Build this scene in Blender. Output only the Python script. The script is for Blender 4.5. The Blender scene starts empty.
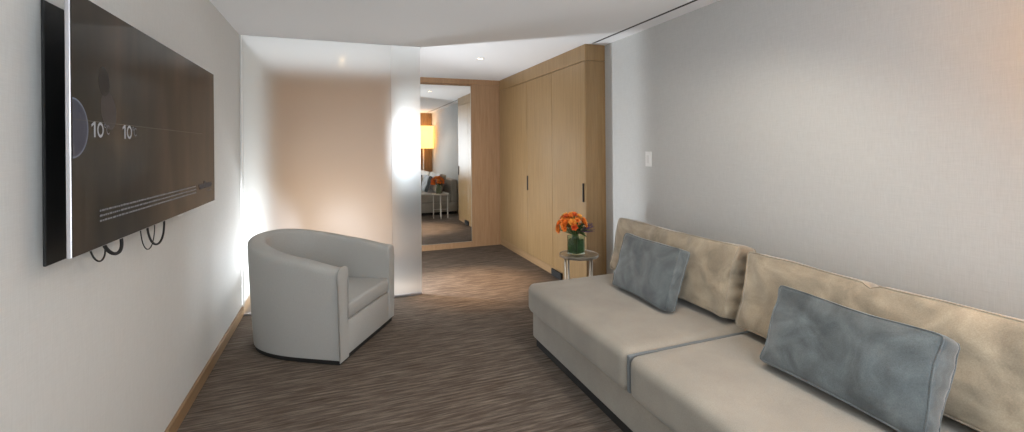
import bpy, bmesh, math, random
from mathutils import Vector, Matrix, noise
random.seed(7)
PI = math.pi
scn = bpy.context.scene
COL = scn.collection
H = 2.40          # ceiling height
XL, XR = -0.79, 2.42
YB = 6.30         # far wall
YG = 4.45         # frosted partition

# ------------------------------------------------------------------ helpers
def link(o): COL.objects.link(o); return o

def tag(o, label=None, cat=None, group=None, kind=None):
    if label: o['label'] = label
    if cat: o['category'] = cat
    if group: o['group'] = group
    if kind: o['kind'] = kind
    return o

def thing(name, label, cat, loc=(0, 0, 0), rz=0, group=None):
    o = bpy.data.objects.new(name, None); link(o)
    o.empty_display_size = 0.1
    o.location = loc; o.rotation_euler = (0, 0, rz)
    return tag(o, label, cat, group)

def obj(name, bm, mat, parent=None, smooth=False, auto=None):
    me = bpy.data.meshes.new(name)
    bmesh.ops.recalc_face_normals(bm, faces=bm.faces[:])
    bm.to_mesh(me); bm.free()
    if smooth:
        for p in me.polygons: p.use_smooth = True
    if auto is not None:
        for p in me.polygons: p.use_smooth = True
        me.set_sharp_from_angle(angle=math.radians(auto))
    o = bpy.data.objects.new(name, me); link(o)
    if mat: me.materials.append(mat)
    if parent: o.parent = parent
    return o

def struct(name, bm, mat, parent=None, **k):
    o = obj(name, bm, mat, parent, **k)
    if parent is None: o['kind'] = 'structure'
    return o

def box(bm, x0, x1, y0, y1, z0, z1, bev=0, seg=2):
    b2 = bmesh.new()
    r = bmesh.ops.create_cube(b2, size=1)
    for v in b2.verts:
        v.co = Vector((x0 + (v.co.x + .5) * (x1 - x0), y0 + (v.co.y + .5) * (y1 - y0), z0 + (v.co.z + .5) * (z1 - z0)))
    if bev:
        bmesh.ops.bevel(b2, geom=b2.edges[:], offset=bev, segments=seg, affect='EDGES', profile=0.5)
    me = bpy.data.meshes.new('tmp'); b2.to_mesh(me); b2.free(); bm.from_mesh(me); bpy.data.meshes.remove(me)
    return bm

def BX(*a, **k): return box(bmesh.new(), *a, **k)

def lathe(bm, prof, n=48, c=(0, 0, 0)):
    rings = []
    for (r, z) in prof:
        if r < 1e-6:
            rings.append([bm.verts.new((c[0], c[1], c[2] + z))])
        else:
            rings.append([bm.verts.new((c[0] + r * math.cos(2 * PI * i / n), c[1] + r * math.sin(2 * PI * i / n), c[2] + z)) for i in range(n)])
    for a, b in zip(rings, rings[1:]):
        for i in range(n):
            j = (i + 1) % n
            if len(a) == 1 and len(b) == 1: continue
            if len(a) == 1: bm.faces.new((a[0], b[i], b[j]))
            elif len(b) == 1: bm.faces.new((a[i], a[j], b[0]))
            else: bm.faces.new((a[i], a[j], b[j], b[i]))
    return bm

def tube(bm, pts, r, n=10, closed=False):
    pts = [Vector(p) for p in pts]
    m = len(pts); rings = []
    up = None
    for i, p in enumerate(pts):
        if closed: t = pts[(i + 1) % m] - pts[i - 1]
        else: t = pts[min(i + 1, m - 1)] - pts[max(i - 1, 0)]
        t.normalize()
        if up is None:
            up = Vector((0, 0, 1)) if abs(t.z) < .9 else Vector((1, 0, 0))
        s = t.cross(up); s.normalize(); up = s.cross(t); up.normalize()
        rr = r[i] if isinstance(r, (list, tuple)) else r
        rings.append([bm.verts.new(p + (s * math.cos(2 * PI * k / n) + up * math.sin(2 * PI * k / n)) * rr) for k in range(n)])
    rng = range(m) if closed else range(m - 1)
    for i in rng:
        a, b = rings[i], rings[(i + 1) % m]
        for k in range(n):
            bm.faces.new((a[k], a[(k + 1) % n], b[(k + 1) % n], b[k]))
    if not closed:
        bm.faces.new(rings[0]); bm.faces.new(rings[-1])
    return bm

# ------------------------------------------------------------------ materials
def newmat(name):
    m = bpy.data.materials.new(name); m.use_nodes = True
    nt = m.node_tree
    return m, nt, nt.nodes['Principled BSDF']

def pbr(name, col, rough=.5, metal=0, **kw):
    m, nt, b = newmat(name)
    b.inputs['Base Color'].default_value = (*col, 1)
    b.inputs['Roughness'].default_value = rough
    b.inputs['Metallic'].default_value = metal
    for k, v in kw.items():
        b.inputs[k.replace('_', ' ')].default_value = v
    return m

def coords(nt, scale=(1, 1, 1), rot=(0, 0, 0), kind='Object'):
    tc = nt.nodes.new('ShaderNodeTexCoord'); mp = nt.nodes.new('ShaderNodeMapping')
    mp.inputs['Scale'].default_value = scale; mp.inputs['Rotation'].default_value = rot
    nt.links.new(tc.outputs[kind], mp.inputs['Vector'])
    return mp.outputs['Vector']

def noise_tex(nt, vec, scale, detail=4, rough=.55):
    n = nt.nodes.new('ShaderNodeTexNoise')
    n.inputs['Scale'].default_value = scale; n.inputs['Detail'].default_value = detail
    n.inputs['Roughness'].default_value = rough
    nt.links.new(vec, n.inputs['Vector'])
    return n.outputs['Fac']

def ramp(nt, fac, stops):
    r = nt.nodes.new('ShaderNodeValToRGB')
    el = r.color_ramp.elements
    while len(el) < len(stops): el.new(.5)
    for e, (p, c) in zip(el, stops): e.position = p; e.color = (*c, 1)
    nt.links.new(fac, r.inputs['Fac'])
    return r.outputs['Color']

def mixc(nt, fac, a, b, mode='MIX'):
    m = nt.nodes.new('ShaderNodeMix'); m.data_type = 'RGBA'; m.blend_type = mode
    for sock, v in ((0, fac), (6, a), (7, b)):
        if hasattr(v, 'node'): nt.links.new(v, m.inputs[sock])
        elif isinstance(v, (int, float)): m.inputs[sock].default_value = v
        else: m.inputs[sock].default_value = (*v, 1)
    return m.outputs[2]

def bump(nt, h, b, strength=.3, dist=.01):
    n = nt.nodes.new('ShaderNodeBump'); n.inputs['Strength'].default_value = strength
    n.inputs['Distance'].default_value = dist
    nt.links.new(h, n.inputs['Height']); nt.links.new(n.outputs['Normal'], b.inputs['Normal'])

def fabric(name, c1, c2, sc=260, rough=.9, sheen=.15, stretch=(1, 1, 1), blotch=None, bs=.25):
    m, nt, b = newmat(name)
    v = coords(nt, stretch)
    f = noise_tex(nt, v, sc, 3, .7)
    c = ramp(nt, f, [(.3, c1), (.7, c2)])
    if blotch:
        v2 = coords(nt)
        g = noise_tex(nt, v2, blotch[0], 5, .55)
        g.node.inputs['Distortion'].default_value = blotch[3] if len(blotch) > 3 else 0
        g2 = ramp(nt, g, [(.32, (blotch[1],) * 3), (.68, (blotch[2],) * 3)])
        c = mixc(nt, 1.0, c, g2, 'MULTIPLY')
    nt.links.new(c, b.inputs['Base Color'])
    b.inputs['Roughness'].default_value = rough
    b.inputs['Sheen Weight'].default_value = sheen
    b.inputs['Specular IOR Level'].default_value = .2
    bump(nt, f, b, bs, .002)
    return m

def wallcloth(name, c1, c2):
    m, nt, b = newmat(name)
    h = noise_tex(nt, coords(nt, (6, 6, 220)), 3, 3, .6)
    w = noise_tex(nt, coords(nt, (170, 170, 8)), 2, 3, .6)
    f = nt.nodes.new('ShaderNodeMath'); f.operation = 'ADD'
    nt.links.new(h, f.inputs[0]); nt.links.new(w, f.inputs[1])
    f2 = nt.nodes.new('ShaderNodeMath'); f2.operation = 'MULTIPLY'; f2.inputs[1].default_value = .5
    nt.links.new(f.outputs[0], f2.inputs[0])
    c = ramp(nt, f2.outputs[0], [(.3, c1), (.7, c2)])
    nt.links.new(c, b.inputs['Base Color'])
    b.inputs['Roughness'].default_value = .75
    b.inputs['Specular IOR Level'].default_value = .3
    bump(nt, f2.outputs[0], b, .15, .001)
    return m

def wood(name, c1, c2, c3, grain=(14, 14, .9), rough=.38, rot=(0, 0, 0)):
    m, nt, b = newmat(name)
    v = coords(nt, grain, rot)
    n1 = noise_tex(nt, v, 2.2, 6, .6)
    v2 = coords(nt, tuple(g * 9 for g in grain[:2]) + (grain[2] * 3,) if grain[2] < grain[0] else (grain[0] * 3, grain[1] * 9, grain[2] * 9), rot)
    n2 = noise_tex(nt, v2, 2.0, 4, .7)
    c = ramp(nt, n1, [(.25, c1), (.5, c2), (.78, c3)])
    d = ramp(nt, n2, [(.3, (.86, .86, .86)), (.7, (1.04, 1.03, 1.02))])
    c = mixc(nt, 1.0, c, d, 'MULTIPLY')
    nt.links.new(c, b.inputs['Base Color'])
    b.inputs['Roughness'].default_value = rough
    bump(nt, n2, b, .05, .001)
    return m

M = {}
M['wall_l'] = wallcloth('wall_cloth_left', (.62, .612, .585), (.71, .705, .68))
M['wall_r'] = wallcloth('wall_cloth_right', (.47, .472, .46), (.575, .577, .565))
M['ceil'] = pbr('ceiling_paint', (.88, .895, .91), .8)
M['oak'] = wood('oak_wardrobe', (.225, .138, .058), (.285, .18, .081), (.34, .22, .104), rough=.33)
M['oak_red'] = wood('oak_wall_panel', (.30, .17, .085), (.37, .22, .115), (.43, .265, .145), rough=.42)
M['oak_h'] = wood('oak_horizontal', (.24, .145, .07), (.31, .195, .10), (.36, .23, .12), grain=(.9, .9, 14), rough=.4)
M['slat'] = wood('oak_slats', (.26, .15, .07), (.33, .2, .1), (.42, .26, .13), rough=.5)
M['black'] = pbr('matte_black', (.006, .006, .006), .55)
M['black_soft'] = pbr('soft_black', (.015, .014, .013), .8)
M['silver'] = pbr('brushed_silver', (.62, .61, .64), .3, .9)
M['steel'] = pbr('satin_steel', (.58, .54, .48), .35, .9)
M['mirror'] = pbr('mirror_silver', (.86, .87, .86), .015, 1)
M['white_plastic'] = pbr('white_plastic', (.80, .80, .79), .4)
M['sofa'] = fabric('sofa_fabric', (.285, .256, .212), (.365, .33, .275), 300, .85, .25, blotch=(3.5, .86, 1.08))
M['chair'] = fabric('armchair_wool', (.38, .375, .355), (.48, .475, .45), 330, .95, .1, bs=.4)
M['gold'] = fabric('champagne_velvet', (.30, .245, .172), (.38, .315, .228), 200, .5, .4, blotch=(5, .70, 1.22, 1.6))
M['blue'] = fabric('blue_velvet', (.082, .094, .097), (.120, .137, .140), 240, .5, .35, blotch=(5, .66, 1.4, 1.8))
M['strap'] = fabric('blue_grey_seam', (.12, .14, .15), (.16, .18, .19), 240, .6, .4)

# carpet
m, nt, b = newmat('streaked_carpet')
vs = coords(nt, (1.8, 26, 1), (0, 0, math.radians(-9)))
n1 = noise_tex(nt, vs, 2.2, 6, .62)
vs2 = coords(nt, (5, 90, 1), (0, 0, math.radians(-9)))
n2 = noise_tex(nt, vs2, 2.2, 4, .7)
n3 = noise_tex(nt, coords(nt), 420, 2, .7)
c = ramp(nt, n1, [(.28, (.070, .053, .041)), (.5, (.155, .123, .099)), (.72, (.30, .25, .205))])
d = ramp(nt, n2, [(.3, (.62, .62, .62)), (.7, (1.25, 1.25, 1.25))])
c = mixc(nt, 1.0, c, d, 'MULTIPLY')
e = ramp(nt, n3, [(.3, (.8, .8, .8)), (.7, (1.15, 1.15, 1.15))])
c = mixc(nt, 1.0, c, e, 'MULTIPLY')
nt.links.new(c, b.inputs['Base Color']); b.inputs['Roughness'].default_value = .95
b.inputs['Specular IOR Level'].default_value = .1
bump(nt, n2, b, .5, .006)
M['carpet'] = m

def frosted(name, rough, trans_w, gloss_w, clear_w, tint=(.93, .95, .95)):
    m = bpy.data.materials.new(name); m.use_nodes = True; nt = m.node_tree; nt.nodes.clear()
    out = nt.nodes.new('ShaderNodeOutputMaterial')
    rf = nt.nodes.new('ShaderNodeBsdfRefraction'); rf.inputs['Roughness'].default_value = rough
    rf.inputs['IOR'].default_value = 1.3; rf.inputs['Color'].default_value = (*tint, 1)
    tl = nt.nodes.new('ShaderNodeBsdfTranslucent'); tl.inputs['Color'].default_value = (.86, .88, .90, 1)
    gl = nt.nodes.new('ShaderNodeBsdfGlossy'); gl.inputs['Roughness'].default_value = .35; gl.inputs['Color'].default_value = (.9, .92, .94, 1)
    tr = nt.nodes.new('ShaderNodeBsdfTransparent')
    def mix(a, b_, f):
        x = nt.nodes.new('ShaderNodeMixShader'); x.inputs[0].default_value = f
        nt.links.new(a, x.inputs[1]); nt.links.new(b_, x.inputs[2]); return x.outputs[0]
    s = mix(rf.outputs[0], tl.outputs[0], trans_w)
    s = mix(s, gl.outputs[0], gloss_w)
    s = mix(s, tr.outputs[0], clear_w)
    nt.links.new(s, out.inputs['Surface'])
    return m
M['frost'] = frosted('frosted_glass', .36, .03, .03, .36)
M['frost_door'] = frosted('frosted_glass_door', .40, .03, .03, .15)

def emis(name, col, s, base=(0, 0, 0)):
    m, nt, b = newmat(name)
    b.inputs['Base Color'].default_value = (*base, 1)
    b.inputs['Emission Color'].default_value = (*col, 1); b.inputs['Emission Strength'].default_value = s
    return m

# ------------------------------------------------------------------ room shell
struct('floor', BX(XL - .1, XR + .1, -1.6, YB + .1, -.1, 0), M['carpet'])
# ceiling with a slot for the linear diffuser (built as four slabs in one mesh)
SX0, SX1, SY0, SY1 = 2.25, 2.28, .1, 3.78
bm = bmesh.new()
box(bm, XL - .1, SX0, -1.6, YB + .1, H, H + .1)
box(bm, SX1, XR + .1, -1.6, YB + .1, H, H + .1)
box(bm, SX0, SX1, -1.6, SY0, H, H + .1)
box(bm, SX0, SX1, SY1, YB + .1, H, H + .1)
struct('ceiling', bm, M['ceil'])
t = thing('air_slot', 'thin black linear air slot in the ceiling along the right wall', 'ceiling vent', (SX0, SY0, H))
obj('slot_channel', BX(.0, SX1 - SX0, 0, SY1 - SY0, .002, .02), M['black'], t)
obj('slot_blade', BX(.013, .017, 0, SY1 - SY0, .0005, .002), M['black_soft'], t)

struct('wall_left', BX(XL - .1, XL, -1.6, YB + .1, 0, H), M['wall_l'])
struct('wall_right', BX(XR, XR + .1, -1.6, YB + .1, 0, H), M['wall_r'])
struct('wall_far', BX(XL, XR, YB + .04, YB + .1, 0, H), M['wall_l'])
# rear of the room, seen only in the mirror
PY = -.02
struct('wall_rear', BX(XL, .72, -1.6, -1.5, 0, H), M['wall_l'])
struct('wall_entry', BX(.72, .80, -1.5, PY, 0, H), M['wall_l'])
bm = bmesh.new(); box(bm, .80, 1.88, PY - .08, PY, 0, .7); box(bm, .80, 1.88, PY - .08, PY, 2.36, H)
struct('wall_window', bm, M['wall_l'])
w = struct('window_1', BX(.83, 1.85, PY - .05, PY - .04, .73, 2.33), emis('daylight_pane', (.80, .90, 1.0), 3.6))
bm = bmesh.new()
for a in ((.80, .84, .70, 2.36), (1.84, 1.88, .70, 2.36), (.84, 1.84, .70, .74), (.84, 1.84, 2.32, 2.36), (1.325, 1.355, .74, 2.32)):
    box(bm, a[0], a[1], PY - .035, PY + .01, a[2], a[3])
obj('window_frame', bm, M['white_plastic'], w)
bm = bmesh.new()
box(bm, 1.88, XR, PY - .10, PY - .03, 0, H)
x = 1.885
while x < XR - .04:
    box(bm, x, x + .042, PY - .03, PY, 0, H, .004, 1); x += .06
struct('wall_slatted', bm, M['slat'])

# left baseboard
bm = BX(XL, XL + .016, -1.5, YB, 0, .078, .003, 1)
struct('baseboard_left', bm, M['oak_h'])
bm = BX(XR - .014, XR, 0.0, 3.82, 0, .078, .003, 1)
struct('baseboard_right', bm, M['oak_h'])

# far wall timber cladding
MX0, MX1, MZ0, MZ1 = .70, 1.765, .085, 2.30
bm = bmesh.new()
box(bm, XL, MX0 - .004, YB, YB + .04, .0, H - .075)
box(bm, MX1 + .004, XR, YB, YB + .04, .0, H - .075)
box(bm, MX0 - .002, MX1 + .002, YB, YB + .04, 0, MZ0 - .003)
struct('wall_panelling', bm, M['oak_red'])
struct('trim_1', BX(XL, 2.2, YB - .004, YB + .04, H - .072, H), M['oak_red'])

# mirror set in the panelling
t = thing('wall_mirror', 'tall frameless mirror set in the oak end wall reflecting lamp and sofa', 'mirror', ((MX0 + MX1) / 2, YB, MZ0))
hw = (MX1 - MX0) / 2
obj('mirror_glass', BX(-hw, hw, .000, .006, 0, MZ1 - MZ0, .0015, 1), M['mirror'], t)
bm = bmesh.new()
for a in ((-hw - .004, -hw, 0, MZ1 - MZ0), (hw, hw + .004, 0, MZ1 - MZ0), (-hw, hw, MZ1 - MZ0, MZ1 - MZ0 + .004), (-hw, hw, -.004, 0)):
    box(bm, a[0], a[1], -.004, .02, a[2], a[3])
obj('mirror_edge', bm, M['steel'], t)
struct('mirror_backing', BX(MX0, MX1, YB + .007, YB + .04, MZ0, H - .075), M['oak_red'])
bpy.data.objects['mirror_backing'].name = 'trim_2'

# ------------------------------------------------------------------ wardrobe
WX, WY0 = 2.20, 3.82
w = thing('built_in_wardrobe', 'tall built-in oak wardrobe running to the far corner on the right', 'wardrobe', (WX, WY0, 0))
LW = YB - WY0
obj('carcass', BX(.022, XR - WX - .001, 0, LW - .001, .001, H - .001), M['oak'], w)
obj('plinth', BX(.006, .022, 0, LW - .001, .001, .085), M['oak_h'], w)
obj('fascia', BX(0, .022, 0, LW - .001, H - .155, H - .001, .001, 1), M['oak'], w)
obj('end_fascia', BX(0, XR - WX - .001, -.012, 0, H - .155, H - .001, .001, 1), M['oak'], w)
obj('end_panel', BX(0, XR - WX - .001, -.012, 0, .001, H - .159, .001, 1), M['oak'], w)
ds = [(.004, .725), (.731, 1.440), (1.446, LW - .003)]
for i, (a, b_) in enumerate(ds):
    d = obj('door', BX(0, .02, a, b_, .09, H - .161, .0015, 1), M['oak'], w)
    if i in (0, 1):
        y = a + .02 if i == 0 else b_ - .03
        hbm = BX(-.014, -.001, y, y + .016, .885, 1.065, .003, 1)
        obj('handle', hbm, M['black'], d)
t = thing('floor_vent', 'small black grille at the foot of the oak wardrobe', 'vent', (WX, 4.32, 0))
bm = BX(-.018, -.001, 0, .24, .004, .078, .003, 1)
g = obj('grille_frame', bm, M['black'], t)
bm = bmesh.new()
for k in range(5): box(bm, -.022, -.018, .012, .228, .012 + k * .013, .018 + k * .013)
obj('louvre', bm, M['black_soft'], t)

# ------------------------------------------------------------------ frosted partition
pan = thing('glass_partition', 'full height frosted glass partition behind the armchair', 'glass partition', (XL, YG, 0))
obj('glass_panel', BX(.002, 1.254, 0, .010, .016, H - .001), M['frost'], pan)
obj('floor_channel', BX(.002, 1.254, -.008, .018, .001, .016), M['silver'], pan)
obj('edge_bead', BX(.0165, .022, -.010, .0, .08, H - .001), M['white_plastic'], pan)
pan = thing('glass_door', 'narrow frosted glass panel at the open end of the partition, bright in its upper half', 'glass panel', (.464, YG, 0))
obj('glass_leaf', BX(.001, .277, -.004, .006, .020, H - .001, .001, 1), M['frost_door'], pan)
obj('bottom_rail', BX(.001, .277, -.012, .014, .001, .020, .002, 1), M['silver'], pan)

# ------------------------------------------------------------------ downlights
def downlight(x, y, lab, cool=False):
    t = thing('recessed_downlight', lab, 'ceiling light', (x, y, H), 0, 'recessed downlights')
    obj('trim_ring', lathe(bmesh.new(), [(.030, -.001), (.042, -.001), (.043, -.004), (.034, -.006), (.028, .0)]), M['white_plastic'], t, smooth=True)
    obj('lens', lathe(bmesh.new(), [(0, -.003), (.0285, -.003), (.0285, -.001), (0, -.001)]), emis('downlight_lens', (1, .72, .42), 8), t)
    return t

downlight(1.46, 4.80, 'round recessed downlight in the ceiling before the mirror')
downlight(.04, 5.35, 'round recessed downlight seen blurred through the frosted glass')

# ------------------------------------------------------------------ television
TVX, TY0, TY1, TZ0, TZ1 = -.682, 1.585, 3.10, 1.120, 1.858
t = thing('television', 'large thin black flat television with silver edge hung out from the left wall', 'television', (TVX, (TY0 + TY1) / 2, (TZ0 + TZ1) / 2))
hy, hz = (TY1 - TY0) / 2, (TZ1 - TZ0) / 2
obj('frame', BX(-.013, -.001, -hy, hy, -hz, hz, .002, 2), M['silver'], t)
m, nt, b = newmat('tv_screen')
b.inputs['Base Color'].default_value = (.012, .011, .010, 1); b.inputs['Roughness'].default_value = .06
b.inputs['IOR'].default_value = 1.17
v = coords(nt, (1, 3.2, .7))
g1 = noise_tex(nt, v, 2.2, 3, .5)
cc = ramp(nt, g1, [(.3, (.014, .011, .008)), (.55, (.04, .030, .020)), (.75, (.075, .05, .034))])  # brown streaks paint a reflection of the room into the screen's emission
nt.links.new(cc, b.inputs['Emission Color']); b.inputs['Emission Strength'].default_value = .55
scr = obj('screen', BX(-.001, .001, -hy + .003, hy - .003, -hz + .003, hz - .003), m, t)
m_txt = emis('tv_text', (.75, .76, .80), .30)
m_dim = emis('tv_text_dim', (.5, .52, .6), .2)
m_fine = emis('tv_fine_print', (.6, .62, .66), .17)
def local_quad(bm, y0, y1, z0, z1, x=.0016):
    vs = [bm.verts.new((x, a, c_)) for a, c_ in ((y0, z0), (y1, z0), (y1, z1), (y0, z1))]
    bm.faces.new(vs)
def arc_strip(bm, cy, cz, r0, r1, ry, a0, a1, x=.0016, n=32):
    prev = None
    for i in range(n + 1):
        a = a0 + (a1 - a0) * i / n
        p = [bm.verts.new((x, cy + r * ry * math.cos(a), cz + r * math.sin(a))) for r in (r0, r1)]
        if prev: bm.faces.new((prev[0], prev[1], p[1], p[0]))
        prev = p
# numerals '10' twice, each with a small dim degree C mark
ZN = -.011
for y0 in (.103, .308):
    Y = -hy + y0; Z = ZN
    bm = bmesh.new()
    local_quad(bm, Y + .016, Y + .026, Z - .023, Z + .023)
    vs = [bm.verts.new((.0016, a, c_)) for a, c_ in ((Y + .016, Z + .023), (Y + .002, Z + .015), (Y + .002, Z + .007), (Y + .016, Z + .014))]
    bm.faces.new(vs)
    arc_strip(bm, Y + .056, Z, .015, .0235, .85, 0, 2 * PI)
    obj('temperature_numerals', bm, m_txt, scr)
    bm = bmesh.new()
    arc_strip(bm, Y + .086, Z + .014, .004, .007, .9, 0, 2 * PI)
    arc_strip(bm, Y + .106, Z + .002, .011, .015, .8, .7, 2 * PI - .7)
    obj('unit_mark', bm, m_dim, scr)
# lines of fine print (too small to read in the photograph)
bm = bmesh.new()
rnd = random.Random(3)
for q in range(3):
    z = -hz + .112 - .0155 * q
    y = -hy + .15
    yend = hy - .37
    while y < yend:
        wd = rnd.uniform(.006, .026)
        local_quad(bm, y, min(y + wd, yend), z - .0028, z + .0024 + rnd.uniform(0, .001))
        y += wd + rnd.uniform(.002, .004)
obj('fine_print', bm, m_fine, scr)
# blurred script mark at the lower right
bm = bmesh.new()
Yw = hy - .315
pts = []
for i in range(120):
    a = i / 119
    pts.append((.0024, Yw + .235 * a, -hz + .103 + .011 * math.sin(a * 60) + (.022 * max(0, 1 - abs(a - .42) * 22))))
tube(bm, pts, .0035, 5)
for k in range(6): local_quad(bm, Yw + .15 + k * .014, Yw + .16 + k * .014, -hz + .070, -hz + .077)
obj('script_mark', bm, emis('tv_script', (.5, .45, .45), .10), scr)
# dim picture on the screen: edge of a pale disc at the left, a seated person in profile
bm = bmesh.new(); arc_strip(bm, -hy + .003, ZN, .0, .080, 1, -PI / 2, PI / 2, .0013)
obj('disc_graphic', bm, emis('tv_disc', (.30, .32, .46), .11), scr)
bm = bmesh.new(); arc_strip(bm, -hy + .003, ZN, .079, .084, 1, -PI / 2, PI / 2, .0015)
obj('disc_rim', bm, emis('tv_disc_rim', (.45, .52, .68), .22), scr)
fig = []
def ell(cy, cz, ry, rz_, rot=0, n=28, x=.0014):
    b3 = bmesh.new()
    vs = []
    for i in range(n):
        a = 2 * PI * i / n; u, w_ = ry * math.cos(a), rz_ * math.sin(a)
        vs.append(b3.verts.new((x, -hy + cy + u * math.cos(rot) - w_ * math.sin(rot), cz + u * math.sin(rot) + w_ * math.cos(rot))))
    b3.faces.new(vs); return b3
obj('figure_head', ell(.185, .140, .034, .046, .2), emis('tv_figure_dark', (.06, .045, .04), .12), scr)
b3 = ell(.215, .052, .050, .062, .5, x=.0012)
obj('figure_torso', b3, emis('tv_figure_torso', (.20, .16, .15), .16), scr)
bm = bmesh.new(); local_quad(bm, -hy + .003, hy - .25, .012, .0135, .0015)
obj('divider_line', bm, emis('tv_line', (.35, .34, .28), .18), scr)
# black rear housing plate on the wall and support arm
obj('wall_plate', BX(-.107, -.099, -hy + .095, hy - .2, -hz - .034, hz - .012, .002, 1), M['black'], t)
obj('mount_arm', BX(-.099, -.013, -.22, .22, -.16, .16, .004, 1), M['black_soft'], t)
obj('sensor_tab', BX(-.010, -.002, hy - .62, hy - .56, -hz - .007, -hz, .002, 1), M['white_plastic'], t)

def loop_cable(yc, w_, drop, r, lab, tilt=0, x=-.72):
    pts = []
    for i in range(25):
        a = PI * i / 24
        pts.append((x + .01 * math.sin(a), yc - w_ / 2 * math.cos(a) + tilt * math.sin(a), TZ0 + .02 - (drop + .02) * math.sin(a) ** .75))
    o = obj('hanging_cable', tube(bmesh.new(), pts, r, 8), M['black_soft'], None, smooth=True)
    tag(o, lab, 'cable', 'cables looped below the television')
loop_cable(1.815, .10, .055, .0026, 'thin dark cable loop leftmost below the television')
loop_cable(1.91, .13, .055, .0055, 'thick black cable loop beside the leftmost thin loop below the television', .02)
loop_cable(2.31, .19, .095, .0042, 'wide black cable loop hanging below the middle of the television', -.01)
loop_cable(2.27, .15, .105, .002, 'thin cable loop overlapping the widest loop below the television', -.02, -.735)

# ------------------------------------------------------------------ light switch
t = thing('light_switch', 'white rocker light switch on the right wall above the sofa end', 'light switch', (XR, 3.15, 1.31))
obj('switch_plate', BX(-.007, -.0005, -.038, .038, -.062, .062, .002, 2), M['white_plastic'], t)
obj('rocker', BX(-.012, -.007, -.017, .017, -.034, .034, .002, 2), pbr('switch_rocker', (.70, .70, .69), .35), t)

# ------------------------------------------------------------------ sofa
SY_A, SY_B = .55, 3.0
SF = 1.285
sofa = thing('sofa', 'long armless beige sofa with two seat cushions along the right wall', 'sofa', (1.8, 1.8, 0))
def inv(bm, loc):
    bmesh.ops.translate(bm, verts=bm.verts[:], vec=-Vector(loc)); return bm
SL = (1.8, 1.8, 0)
obj('plinth', inv(BX(SF + .02, 2.36, SY_A + .03, SY_B - .025, .001, .066), SL), M['black_soft'], sofa)
obj('base', inv(BX(SF, 2.385, SY_A, SY_B, .060, .258, .014, 3), SL), M['sofa'], sofa, auto=60)
obj('back_frame', inv(BX(2.24, 2.385, SY_A, SY_B, .255, .74, .025, 3), SL), M['sofa'], sofa, auto=60)

def soft_block(x0, x1, y0, y1, z0, z1, rad, crown=.012, seed=0, wob=.004):
    """upholstered block: rounded box, fine grid, slight crown on top"""
    bm = bmesh.new()
    bmesh.ops.create_cube(bm, size=2)
    bmesh.ops.subdivide_edges(bm, edges=bm.edges[:], cuts=21, use_grid_fill=True)
    cx, cy, cz = (x0 + x1) / 2, (y0 + y1) / 2, (z0 + z1) / 2
    hx, hy_, hz_ = (x1 - x0) / 2, (y1 - y0) / 2, (z1 - z0) / 2
    def dens(t_, h, r):
        # concentrate grid lines near the edges
        k = .35
        s = math.copysign(abs(t_), t_)
        return math.sin(s * PI / 2) * (1 - k) + s * k
    for v in bm.verts:
        u = Vector([dens(c_, 1, 1) for c_ in v.co])
        p = Vector((u.x * hx, u.y * hy_, u.z * hz_))
        q = Vector((max(-hx + rad, min(hx - rad, p.x)), max(-hy_ + rad, min(hy_ - rad, p.y)), max(-hz_ + rad, min(hz_ - rad, p.z))))
        d = p - q
        if d.length > 1e-6:
            mx = max(abs(d.x), abs(d.y), abs(d.z))
            # keep on rounded surface
            d = d.normalized() * rad if mx > rad * .999 else d
        p = q + d
        cr = (1 - (p.x / hx) ** 2) * (1 - (p.y / hy_) ** 4)
        if p.z > 0: p.z += crown * max(cr, 0)
        w_ = noise.noise(Vector((p.x * 3 + seed, p.y * 3, p.z * 3)))
        p += Vector((w_, noise.noise(Vector((p.x * 3, p.y * 3 + seed + 9, 4))) * .6, w_)) * wob
        v.co = p + Vector((cx, cy, cz))
    return bm
MID = 1.80
for i, (a, b_) in enumerate(((MID + .006, SY_B + .005), (SY_A - .005, MID - .006))):
    obj('seat_cushion', inv(soft_block(SF - .045, 2.235, a + .003, b_ - .003, .247, .452, .05, .004, i * 7, .003), SL), M['sofa'], sofa, smooth=True)
obj('seam_strip', inv(BX(SF - .03, 2.2, MID - .011, MID + .011, .262, .436, .003, 1), SL), M['strap'], sofa)

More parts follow.
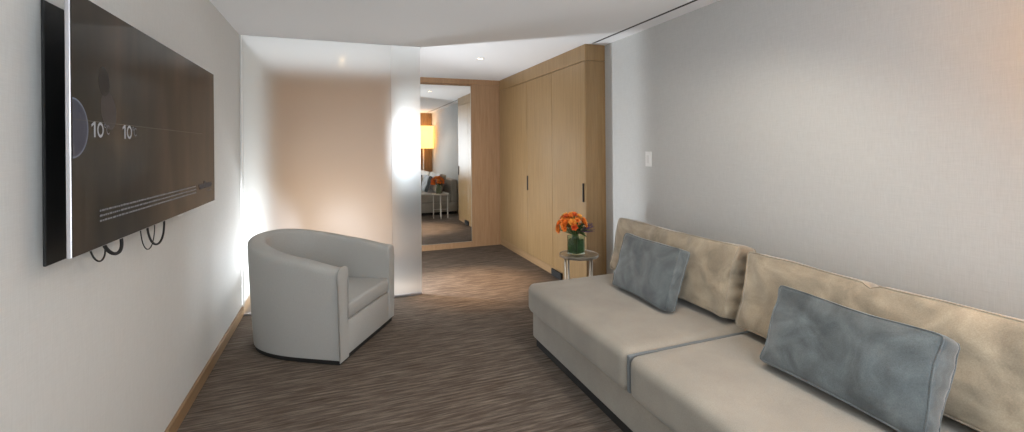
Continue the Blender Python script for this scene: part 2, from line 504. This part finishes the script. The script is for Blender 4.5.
# ------------------------------------------------------------------ loose cushions
def pillow_mesh(w_, h_, t_, seed=0, puff=.4, wr=.008, edge=.8, pinch=None, sag=.0):
    """local frame: x width, z height, y thickness (front at -y)"""
    bm = bmesh.new()
    NX, NZ, NY = int(w_ / .016), int(h_ / .016), 6
    def P(i, j, k):
        u, v_, s = i / NX * 2 - 1, j / NZ * 2 - 1, k / NY * 2 - 1
        # outline: edges slightly concave, corners rounded
        x = u * w_ / 2 * (1 - .035 * (1 - v_ * v_) * abs(u) ** 3)
        z = v_ * h_ / 2 * (1 - .05 * (1 - u * u) * abs(v_) ** 3)
        cr = max(0, abs(u) - .93) / .07 * max(0, abs(v_) - .9) / .1
        x *= 1 - .02 * cr; z *= 1 - .03 * cr
        th = t_ / 2 * (edge - .10 * (abs(u * v_)) ** 3 + puff * (1 - abs(u) ** 2.6) * (1 - abs(v_) ** 2.6))
        y = s * th
        n1_ = noise.noise(Vector((x * 6 + seed, z * 6, seed)))
        n2_ = noise.noise(Vector((x * 15 + z * 9 + seed, z * 6 - x * 4, seed + 3)))
        n3_ = 1 - abs(noise.noise(Vector((x * 5 + z * 6 + seed, z * 11 - x * 2, seed + 8))) * 2)
        y += s * (n1_ * wr + n2_ * wr * .6 + n3_ * wr * .7)
        x += noise.noise(Vector((z * 5 + seed, y * 8, u * 2))) * wr * .7
        z += noise.noise(Vector((x * 4 + seed + 5, y * 8, v_ * 2))) * wr * .8
        if pinch and v_ > 0:
            d = (u - pinch[0]) / .035
            z -= pinch[1] * math.exp(-d * d) * v_ ** 6
        if abs(s) < .9:   # gusset bows out slightly, with ruffles
            if abs(u) > .999: x += math.copysign(.006 * (1 - s * s) + .004 * math.sin(v_ * 17 + seed), u)
            if abs(v_) > .999: z += math.copysign(.005 * (1 - s * s), v_)
        z -= sag * (1 - v_ * v_) * 0
        return Vector((x, y, z))
    cache = {}
    def V(i, j, k):
        if (i, j, k) not in cache: cache[(i, j, k)] = bm.verts.new(P(i, j, k))
        return cache[(i, j, k)]
    for i in range(NX):
        for j in range(NZ):
            for k in (0, NY):
                bm.faces.new((V(i, j, k), V(i + 1, j, k), V(i + 1, j + 1, k), V(i, j + 1, k)))
    for i in range(NX):
        for k in range(NY):
            for j in (0, NZ):
                bm.faces.new((V(i, j, k), V(i + 1, j, k), V(i + 1, j, k + 1), V(i, j, k + 1)))
    for j in range(NZ):
        for k in range(NY):
            for i in (0, NX):
                bm.faces.new((V(i, j, k), V(i, j + 1, k), V(i, j + 1, k + 1), V(i, j, k + 1)))
    rims = []
    for k in (0, NY):
        path = [(i, 0) for i in range(NX)] + [(NX, j) for j in range(NZ)] + [(i, NZ) for i in range(NX, 0, -1)] + [(0, j) for j in range(NZ, 0, -1)]
        rims.append([P(i, j, k) for i, j in path])
    return bm, rims

def cushion(name, label, mat, w_, h_, t_, bottom, top_dx, rz=0, roll=0, group=None, **kw):
    """bottom: world point of the front bottom-centre; the front faces -x, top leans +x by top_dx"""
    t = thing(name, label, 'cushion', bottom, 0, group)
    lean = math.asin(min(.9, top_dx / h_))
    bm, rims = pillow_mesh(w_, h_, t_, **kw)
    # local: front -y -> world -x ; x width -> world -y
    Mx = Matrix.Rotation(rz, 4, 'Z') @ Matrix.Rotation(-PI / 2, 4, 'Z') @ Matrix.Rotation(-lean, 4, 'X') @ Matrix.Rotation(roll, 4, 'Y') @ Matrix.Translation((0, t_ * .4, h_ / 2))
    bmesh.ops.transform(bm, matrix=Mx, verts=bm.verts[:])
    zmin = min(v.co.z for v in bm.verts)
    bmesh.ops.translate(bm, verts=bm.verts[:], vec=(0, 0, -zmin))
    obj('cover', bm, mat, t, smooth=True)
    pb = bmesh.new()
    for r in rims:
        tube(pb, [Mx @ p + Vector((0, 0, -zmin)) for p in r], .0032, 6, closed=True)
    obj('piping', pb, mat, t, smooth=True)
    return t
SEAT = .460
cushion('back_cushion', 'champagne velvet back cushion at the far end of the sofa, small blue-grey cushion before it', M['gold'], 1.13, .395, .16,
        (1.915, 2.425, SEAT), .10, group='champagne back cushions', seed=1.3, wr=.009, puff=.25)
cushion('back_cushion', 'champagne velvet back cushion at the near end of the sofa with a pinched top edge', M['gold'], 1.22, .385, .16,
        (1.90, 1.185, SEAT), .10, group='champagne back cushions', seed=8.1, wr=.009, puff=.35, pinch=(-.03, .018))
cushion('throw_cushion', 'blue-grey velvet rectangular cushion leaning at the far end of the sofa', M['blue'], .56, .36, .085,
        (1.725, 2.385, SEAT), .115, rz=math.radians(-1), roll=math.radians(0), group='blue-grey velvet cushions', seed=3.3, wr=.008, puff=.5)
cushion('throw_cushion', 'blue-grey velvet rectangular cushion leaning on the near champagne back cushion', M['blue'], .60, .335, .10,
        (1.685, 1.165, SEAT), .12, rz=math.radians(-2), roll=math.radians(0), group='blue-grey velvet cushions', seed=5.7, wr=.009, puff=.5)

# ------------------------------------------------------------------ armchair (tub chair)
A_, B_ = Vector((-.01, 3.15)), Vector((.42, 3.87))
mid = (A_ + B_) / 2
ang = math.atan2(B_.y - A_.y, B_.x - A_.x)     # local +x runs A->B ; local -y points forward
arm = thing('armchair', 'light grey rounded tub armchair in front of the frosted glass', 'armchair', (mid.x, mid.y, 0), ang)
HW, DP = .42, .89
def plan(s, hw, dp, str_):
    """U path, s in 0..1 from near front (x=-hw,y=0) round the back to (+hw,0)."""
    arc_h = dp - str_
    L1 = str_; 
    # approximate length of the half super-ellipse
    La = PI * (hw + arc_h) / 2
    T = 2 * L1 + La; d = s * T
    if d < L1: return Vector((-hw, d))
    if d > L1 + La: return Vector((hw, T - d))
    a = (d - L1) / La * PI
    c_, s_ = math.cos(a), math.sin(a)
    n = 2.45
    return Vector((-hw * math.copysign(abs(c_) ** (2 / n), c_), str_ + arc_h * abs(s_) ** (2 / n)))
def rim_h(s):
    e = math.sin(PI * s) ** 1.3
    return .628 + .16 * e
NS = 72
bm = bmesh.new()
rows = []
for i in range(NS + 1):
    s = i / NS
    po = plan(s, HW, DP, .26); pi = plan(s, HW - .105, DP - .115, .26)
    pob = Vector((po.x * .955, po.y * .955)); 
    if po.y < .02: pob.y = po.y
    h = rim_h(s)
    th = (po - pi)
    prof = []
    # outer from bottom up
    for t_ in (0, .012, .12, .35, .6, .8, .92):
        z = .035 + (h - .05 - .035) * t_
        k = t_ ** .8
        prof.append((pob.lerp(po, k), z))
    # rounded top
    for a in range(0, 181, 20):
        ca, sa = math.cos(math.radians(a)), math.sin(math.radians(a))
        ctr = (po + pi) / 2
        prof.append((ctr + th / 2 * math.copysign(abs(ca) ** .75, ca), h - .045 + .045 * abs(sa) ** .75))
    for t_ in (.9, .7, .4):
        z = .25 + (h - .05 - .25) * t_
        prof.append((pi, z))
    prof.append((pi, .25)); prof.append((pi, .035))
    rows.append([bm.verts.new((p.x, p.y, z)) for p, z in prof])
for a, b_ in zip(rows, rows[1:]):
    for k in range(len(a)):
        bm.faces.new((a[k], a[(k + 1) % len(a)], b_[(k + 1) % len(a)], b_[k]))
capf = [bm.faces.new(rows[0]), bm.faces.new(rows[-1])]
for f in capf:
    f.normal_update()
ce = list({e for f in capf for e in f.edges})
bmesh.ops.bevel(bm, geom=ce, offset=.014, segments=3, affect='EDGES', profile=.5)
obj('tub_shell', bm, M['chair'], arm, auto=50)

def dshape(hw, dp, str_, y0, z0, z1, rad, n=48):
    bm = bmesh.new()
    base = [plan(i / n, hw, dp, str_) + Vector((0, y0)) for i in range(n + 1)]
    cen = Vector((0, (dp) * .45 + y0))
    def ring(inset, z):
        out = []
        for p in base:
            d = cen - p; out.append(bm.verts.new((p.x + d.x / d.length * inset, p.y + d.y / d.length * inset, z)))
        return out
    R = [ring(rad * .8, z0), ring(0, z0 + rad * .6), ring(0, z1 - rad)]
    for a in (30, 60, 90):
        R.append(ring(rad * (1 - math.cos(math.radians(a))), z1 - rad + rad * math.sin(math.radians(a))))
    R.append(ring(.12, z1 + .008)); R.append(ring(.22, z1 + .012))
    for a, b_ in zip(R, R[1:]):
        m_ = len(a)
        for k in range(m_): bm.faces.new((a[k], a[(k + 1) % m_], b_[(k + 1) % m_], b_[k]))
    bm.faces.new(R[0]); bm.faces.new(R[-1])
    return bm
obj('seat_cushion', dshape(HW - .107, DP - .12, .26, .004, .262, .375, .028), M['chair'], arm, auto=60)
obj('front_panel', BX(-HW + .103, HW - .103, .004, .16, .035, .258, .006, 2), M['chair'], arm, auto=60)
obj('seat_deck', dshape(HW - .107, DP - .12, .26, .02, .04, .255, .01), M['chair'], arm, auto=60)
obj('base', dshape(HW * .93, DP * .93, .24, .014, .001, .045, .004), M['black_soft'], arm)

# ------------------------------------------------------------------ side table + flowers
TX, TY, TZ = 1.915, 3.45, .50
t = thing('side_table', 'small round metal side table between sofa and oak wardrobe', 'side table', (TX, TY, 0))
R_ = .166
obj('table_top', lathe(bmesh.new(), [(0, TZ - .012), (R_ - .008, TZ - .012), (R_ - .008, TZ - .018), (R_ - .002, TZ - .021), (R_, TZ - .018), (R_, TZ), (R_ - .004, TZ + .002), (R_ - .008, TZ), (R_ - .01, TZ - .004), (0, TZ - .004)], 64),
    pbr('table_metal', (.50, .46, .40), .32, .85), t, auto=40)
LEGA = [math.radians(a) for a in (100, 190, 280, 10)]
for a in LEGA:
    x, y = (R_ - .022) * math.cos(a), (R_ - .022) * math.sin(a)
    lg = obj('leg', lathe(bmesh.new(), [(0, .001), (.009, .001), (.0095, .01), (.009, TZ - .028), (0, TZ - .028)], 14, (x, y, 0)), M['steel'], t, smooth=True)
bm = bmesh.new()
for k in range(2):
    a = LEGA[k]; x, y = (R_ - .022) * math.cos(a), (R_ - .022) * math.sin(a)
    tube(bm, [(-x, -y, .17 + k * .012), (x, y, .17 + k * .012)], .005, 8)
obj('cross_brace', bm, M['steel'], t, smooth=True)

VX, VY, VZ = TX - .028, TY - .005, TZ + .002
m, nt, b = newmat('vase_glass')
b.inputs['Base Color'].default_value = (.75, .9, .78, 1); b.inputs['Roughness'].default_value = .02
b.inputs['Transmission Weight'].default_value = 1; b.inputs['IOR'].default_value = 1.45
vase = thing('flower_vase', 'square clear glass vase lined with green leaves on the side table', 'vase', (VX, VY, VZ), math.radians(20))
vw, vh = .052, .160
bm = bmesh.new()
box(bm, -vw, vw, -vw, -vw + .004, .012, vh); box(bm, -vw, vw, vw - .004, vw, .012, vh)
box(bm, -vw, -vw + .004, -vw + .004, vw - .004, .012, vh); box(bm, vw - .004, vw, -vw + .004, vw - .004, .012, vh)
box(bm, -vw, vw, -vw, vw, .0005, .012)
obj('glass_body', bm, m, vase)
leafm, nt, b = newmat('leaf_green')
nl = noise_tex(nt, coords(nt), 60, 3)
nt.links.new(ramp(nt, nl, [(.3, (.012, .045, .010)), (.7, (.05, .14, .03))]), b.inputs['Base Color']); b.inputs['Roughness'].default_value = .45
bm = bmesh.new()
for k in range(4):   # wrap of broad leaves inside the glass
    a = k * PI / 2
    for q in range(5):
        x0 = -vw + .010 + q * .018
        vs = []
        for (u, z) in ((0, .015), (.02, .014), (.024, .07), (.018, .128), (.002, .13), (-.002, .07)):
            p = Vector((x0 + u, -vw + .008 + .002 * (q % 3), z)); p.rotate(Matrix.Rotation(a, 3, 'Z')); vs.append(bm.verts.new(p))
        bm.faces.new(vs)
obj('leaf_lining', bm, leafm, vase)

def leaf(bm, p, d, L, W, bend=.25):
    d = Vector(d).normalized(); s = d.cross(Vector((0, 0, 1)));
    if s.length < .01: s = Vector((1, 0, 0))
    s.normalize(); up = s.cross(d)
    prev = None
    for i in range(7):
        t_ = i / 6; w_ = W * math.sin(PI * min(1, t_ * .92 + .04)) ** .8
        c_ = p + d * L * t_ - Vector((0, 0, 1)) * bend * L * t_ * t_
        row = [bm.verts.new(c_ - s * w_ + up * w_ * .25), bm.verts.new(c_), bm.verts.new(c_ + s * w_ + up * w_ * .25)]
        if prev:
            bm.faces.new((prev[0], prev[1], row[1], row[0])); bm.faces.new((prev[1], prev[2], row[2], row[1]))
        prev = row
BQ = Vector((0, 0, vh + .018))
rnd = random.Random(11)
lb = obj_b = bmesh.new()
for k in range(34):
    a = rnd.uniform(0, 2 * PI); e = rnd.uniform(-.1, .9)
    d = Vector((math.cos(a) * math.cos(e), math.sin(a) * math.cos(e), math.sin(e)))
    leaf(lb, BQ + d * .02, d, rnd.uniform(.07, .13), rnd.uniform(.012, .02))
bouquet = thing('flower_bouquet', 'bouquet of orange blooms with green leaves and a purple sprig in the glass vase', 'flowers', (VX, VY, VZ))
obj('foliage', lb, leafm, bouquet)
om = []
for nme, c1, c2 in (('orange_petal', (.75, .16, .02), (.92, .34, .05)), ('deep_orange_petal', (.62, .07, .02), (.85, .18, .04)), ('amber_petal', (.85, .33, .04), (.95, .5, .1))):
    m, nt, b = newmat(nme)
    nt.links.new(ramp(nt, noise_tex(nt, coords(nt), 90, 2), [(.3, c1), (.7, c2)]), b.inputs['Base Color']); b.inputs['Roughness'].default_value = .6
    om.append(m)
# offset of the flower mass: towards camera-left
CL = Vector((-.935, .356, 0)) * .034
def bloom(bm, c_, ax, r):
    ax = ax.normalized(); s = ax.orthogonal().normalized(); u = ax.cross(s)
    for ring_, (n_, tilt, L) in enumerate(((6, .25, 1.0), (6, .75, .85), (4, 1.15, .55))):
        for k in range(n_):
            a = 2 * PI * (k + ring_ * .5) / n_
            rad = s * math.cos(a) + u * math.sin(a)
            d = rad * math.cos(tilt) + ax * math.sin(tilt)
            tang = ax.cross(rad)
            prev = None
            for i in range(5):
                t_ = i / 4; w_ = r * .42 * math.sin(PI * (.12 + .80 * t_))
                p = c_ + d * r * L * t_ + ax * r * .25 * t_ * t_
                row = [bm.verts.new(p - tang * w_), bm.verts.new(p + ax * -.08 * r), bm.verts.new(p + tang * w_)]
                if prev:
                    bm.faces.new((prev[0], prev[1], row[1], row[0])); bm.faces.new((prev[1], prev[2], row[2], row[1]))
                prev = row
cnt = 0
pts = []
while cnt < 36:
    a = rnd.uniform(0, 2 * PI); e = rnd.uniform(-.15, 1.45)
    d = Vector((math.cos(a) * math.cos(e), math.sin(a) * math.cos(e), math.sin(e)))
    c_ = BQ + Vector((0, 0, .045)) + CL + Vector((d.x * .112, d.y * .112, d.z * .11))
    if any((c_ - q).length < .030 for q in pts): 
        cnt += .05; continue
    pts.append(c_); cnt += 1
    bm = bmesh.new(); bloom(bm, c_, d + Vector((0, 0, .1)), rnd.uniform(.029, .038))
    obj('bloom', bm, om[rnd.choice((0, 0, 0, 1, 2))], bouquet)
bm = bmesh.new()
for p in pts:
    q = Vector((p.x * .2, p.y * .2, .03)); tube(bm, [q, Vector((p.x * .24, p.y * .24, vh + .008)), p], .0022, 5)
obj('stem', bm, leafm, bouquet)
bm = bmesh.new()
CR = Vector((.935, -.356, 0))
for k in range(12):
    d = (CR + Vector((rnd.uniform(-.25, .25), rnd.uniform(-.35, .35), rnd.uniform(-.15, .9)))).normalized()
    base = BQ + Vector((0, 0, .01)) + CR * .03
    L = rnd.uniform(.09, .145)
    tube(bm, [base, base + d * L * .5, base + d * L], .0018, 5)
    for q in range(12):
        t_ = .35 + .65 * q / 12; pp = base + d * L * t_
        leaf(bm, pp, d + Vector((rnd.uniform(-.8, .8), rnd.uniform(-.8, .8), rnd.uniform(-.5, .8))), .022, .004, .1)
m, nt, b = newmat('purple_sprig'); b.inputs['Base Color'].default_value = (.10, .06, .12, 1); b.inputs['Roughness'].default_value = .7
obj('purple_sprig', bm, m, bouquet)

# ------------------------------------------------------------------ floor lamp (seen in the mirror)
LX, LY = 2.12, .31
t = thing('floor_lamp', 'lit floor lamp with warm drum shade seen in the mirror beside the sofa', 'floor lamp', (LX, LY, 0))
obj('base', lathe(bmesh.new(), [(0, .001), (.14, .001), (.142, .012), (.135, .02), (.02, .024), (0, .024)], 48), M['steel'], t, auto=40)
obj('pole', lathe(bmesh.new(), [(0, .024), (.011, .024), (.011, 1.62), (0, 1.62)], 16), M['steel'], t, smooth=True)
m = bpy.data.materials.new('lamp_shade_linen'); m.use_nodes = True; nt = m.node_tree; nt.nodes.clear()
out = nt.nodes.new('ShaderNodeOutputMaterial'); tl = nt.nodes.new('ShaderNodeBsdfTranslucent'); tl.inputs['Color'].default_value = (.9, .72, .42, 1)
df = nt.nodes.new('ShaderNodeBsdfDiffuse'); df.inputs['Color'].default_value = (.85, .75, .55, 1)
em = nt.nodes.new('ShaderNodeEmission'); em.inputs['Color'].default_value = (1, .62, .26, 1); em.inputs['Strength'].default_value = 1.1
mx = nt.nodes.new('ShaderNodeMixShader'); mx.inputs[0].default_value = .6
ad = nt.nodes.new('ShaderNodeAddShader')
nt.links.new(df.outputs[0], mx.inputs[1]); nt.links.new(tl.outputs[0], mx.inputs[2])
nt.links.new(mx.outputs[0], ad.inputs[0]); nt.links.new(em.outputs[0], ad.inputs[1]); nt.links.new(ad.outputs[0], out.inputs['Surface'])
sh0, sh1, sr = 1.42, 2.02, .27
obj('lamp_shade', lathe(bmesh.new(), [(sr, sh0), (sr, sh1), (sr - .003, sh1), (sr - .003, sh0), (sr, sh0)], 64), m, t, smooth=False, auto=30)
obj('bulb', lathe(bmesh.new(), [(0, 1.62), (.014, 1.62), (.016, 1.66), (.032, 1.70), (.034, 1.73), (.02, 1.762), (0, 1.768)], 24), emis('bulb_glow', (1, .75, .45), 10), t, smooth=True)

# ------------------------------------------------------------------ lights
def light(name, kind, loc, power, col, size=.1, aim=None, **kw):
    d = bpy.data.lights.new(name, kind); d.energy = power; d.color = col
    if kind == 'AREA':
        d.shape = 'RECTANGLE'; d.size = size[0]; d.size_y = size[1]
    else: d.shadow_soft_size = size
    for k, v in kw.items(): setattr(d, k, v)
    o = bpy.data.objects.new(name, d); link(o); o.location = loc
    if aim: o.rotation_euler = (Vector(aim) - Vector(loc)).to_track_quat('-Z', 'Y').to_euler()
    return o
light('work_light', 'POINT', (.0, 5.0, .30), 82, (.90, .95, 1.0), .05)
light('work_light_beam', 'SPOT', (.03, 4.98, .30), 120, (.90, .95, 1.0), .05, (1.9, 3.9, 1.0), spot_size=math.radians(120), spot_blend=.6)
light('left_wall_fill', 'SPOT', (-.36, 5.05, .40), 300, (.90, .95, 1.0), .06, (-.80, 4.05, .85), spot_size=math.radians(58), spot_blend=.5)  # added spot, not a lamp in the room; brightens left wall before the glass
light('lamp_bulb', 'POINT', (LX, LY, 1.86), 8, (1, .66, .42), .06)
light('rear_fill', 'AREA', (-.05, -1.2, 1.3), 46, (.88, .94, 1), (1.0, 1.2), (.2, 1.2, 2.4))  # unseen area fill added behind the camera to lift the general light
light('window_fill', 'AREA', (1.34, PY + .02, 1.45), 10, (.85, .92, 1), (1.0, 1.4), (.9, 4, 1.5))
light('overhead_fill', 'SPOT', (1.45, 1.5, H - .02), 48, (1, .88, .74), .04, (1.35, 2.3, 0), spot_size=math.radians(140), spot_blend=.6)  # added spot without a fixture, for the sofa edge's shadow on the carpet
light('downlight_beam', 'SPOT', (1.46, 4.80, H - .02), 330, (1, .64, .36), .03, (1.30, 4.55, 0), spot_size=math.radians(42), spot_blend=1)
light('downlight_beam', 'SPOT', (.04, 5.35, H - .02), 45, (1, .82, .64), .03, (.04, 5.35, 0), spot_size=math.radians(80), spot_blend=.9)

# world
w = bpy.data.worlds.new('world'); scn.world = w; w.use_nodes = True
w.node_tree.nodes['Background'].inputs[0].default_value = (.6, .7, .8, 1)
w.node_tree.nodes['Background'].inputs[1].default_value = .3

# ------------------------------------------------------------------ camera
cam = bpy.data.cameras.new('camera'); co = bpy.data.objects.new('camera', cam); link(co)
F = 455.0
cam.sensor_width = 36; cam.lens = F / 1024 * 36
cam.shift_y = -68 / 1024; cam.clip_start = .02
yaw = math.radians(-20.8)
co.matrix_world = Matrix.Translation((0, 0, 1.412)) @ Matrix.Rotation(yaw, 4, 'Z') @ Matrix.Rotation(PI / 2, 4, 'X') @ Matrix.Rotation(math.radians(-.5), 4, 'Z')
scn.camera = co

scn.view_settings.view_transform = 'Standard'
scn.view_settings.look = 'None'
scn.view_settings.exposure = 0.0
c = scn.cycles
c.use_denoising = True
c.max_bounces = 10; c.diffuse_bounces = 5; c.glossy_bounces = 5; c.transmission_bounces = 8; c.transparent_max_bounces = 10
c.sample_clamp_indirect = 4
c.caustics_refractive = True; c.caustics_reflective = False
c.blur_glossy = 0.5
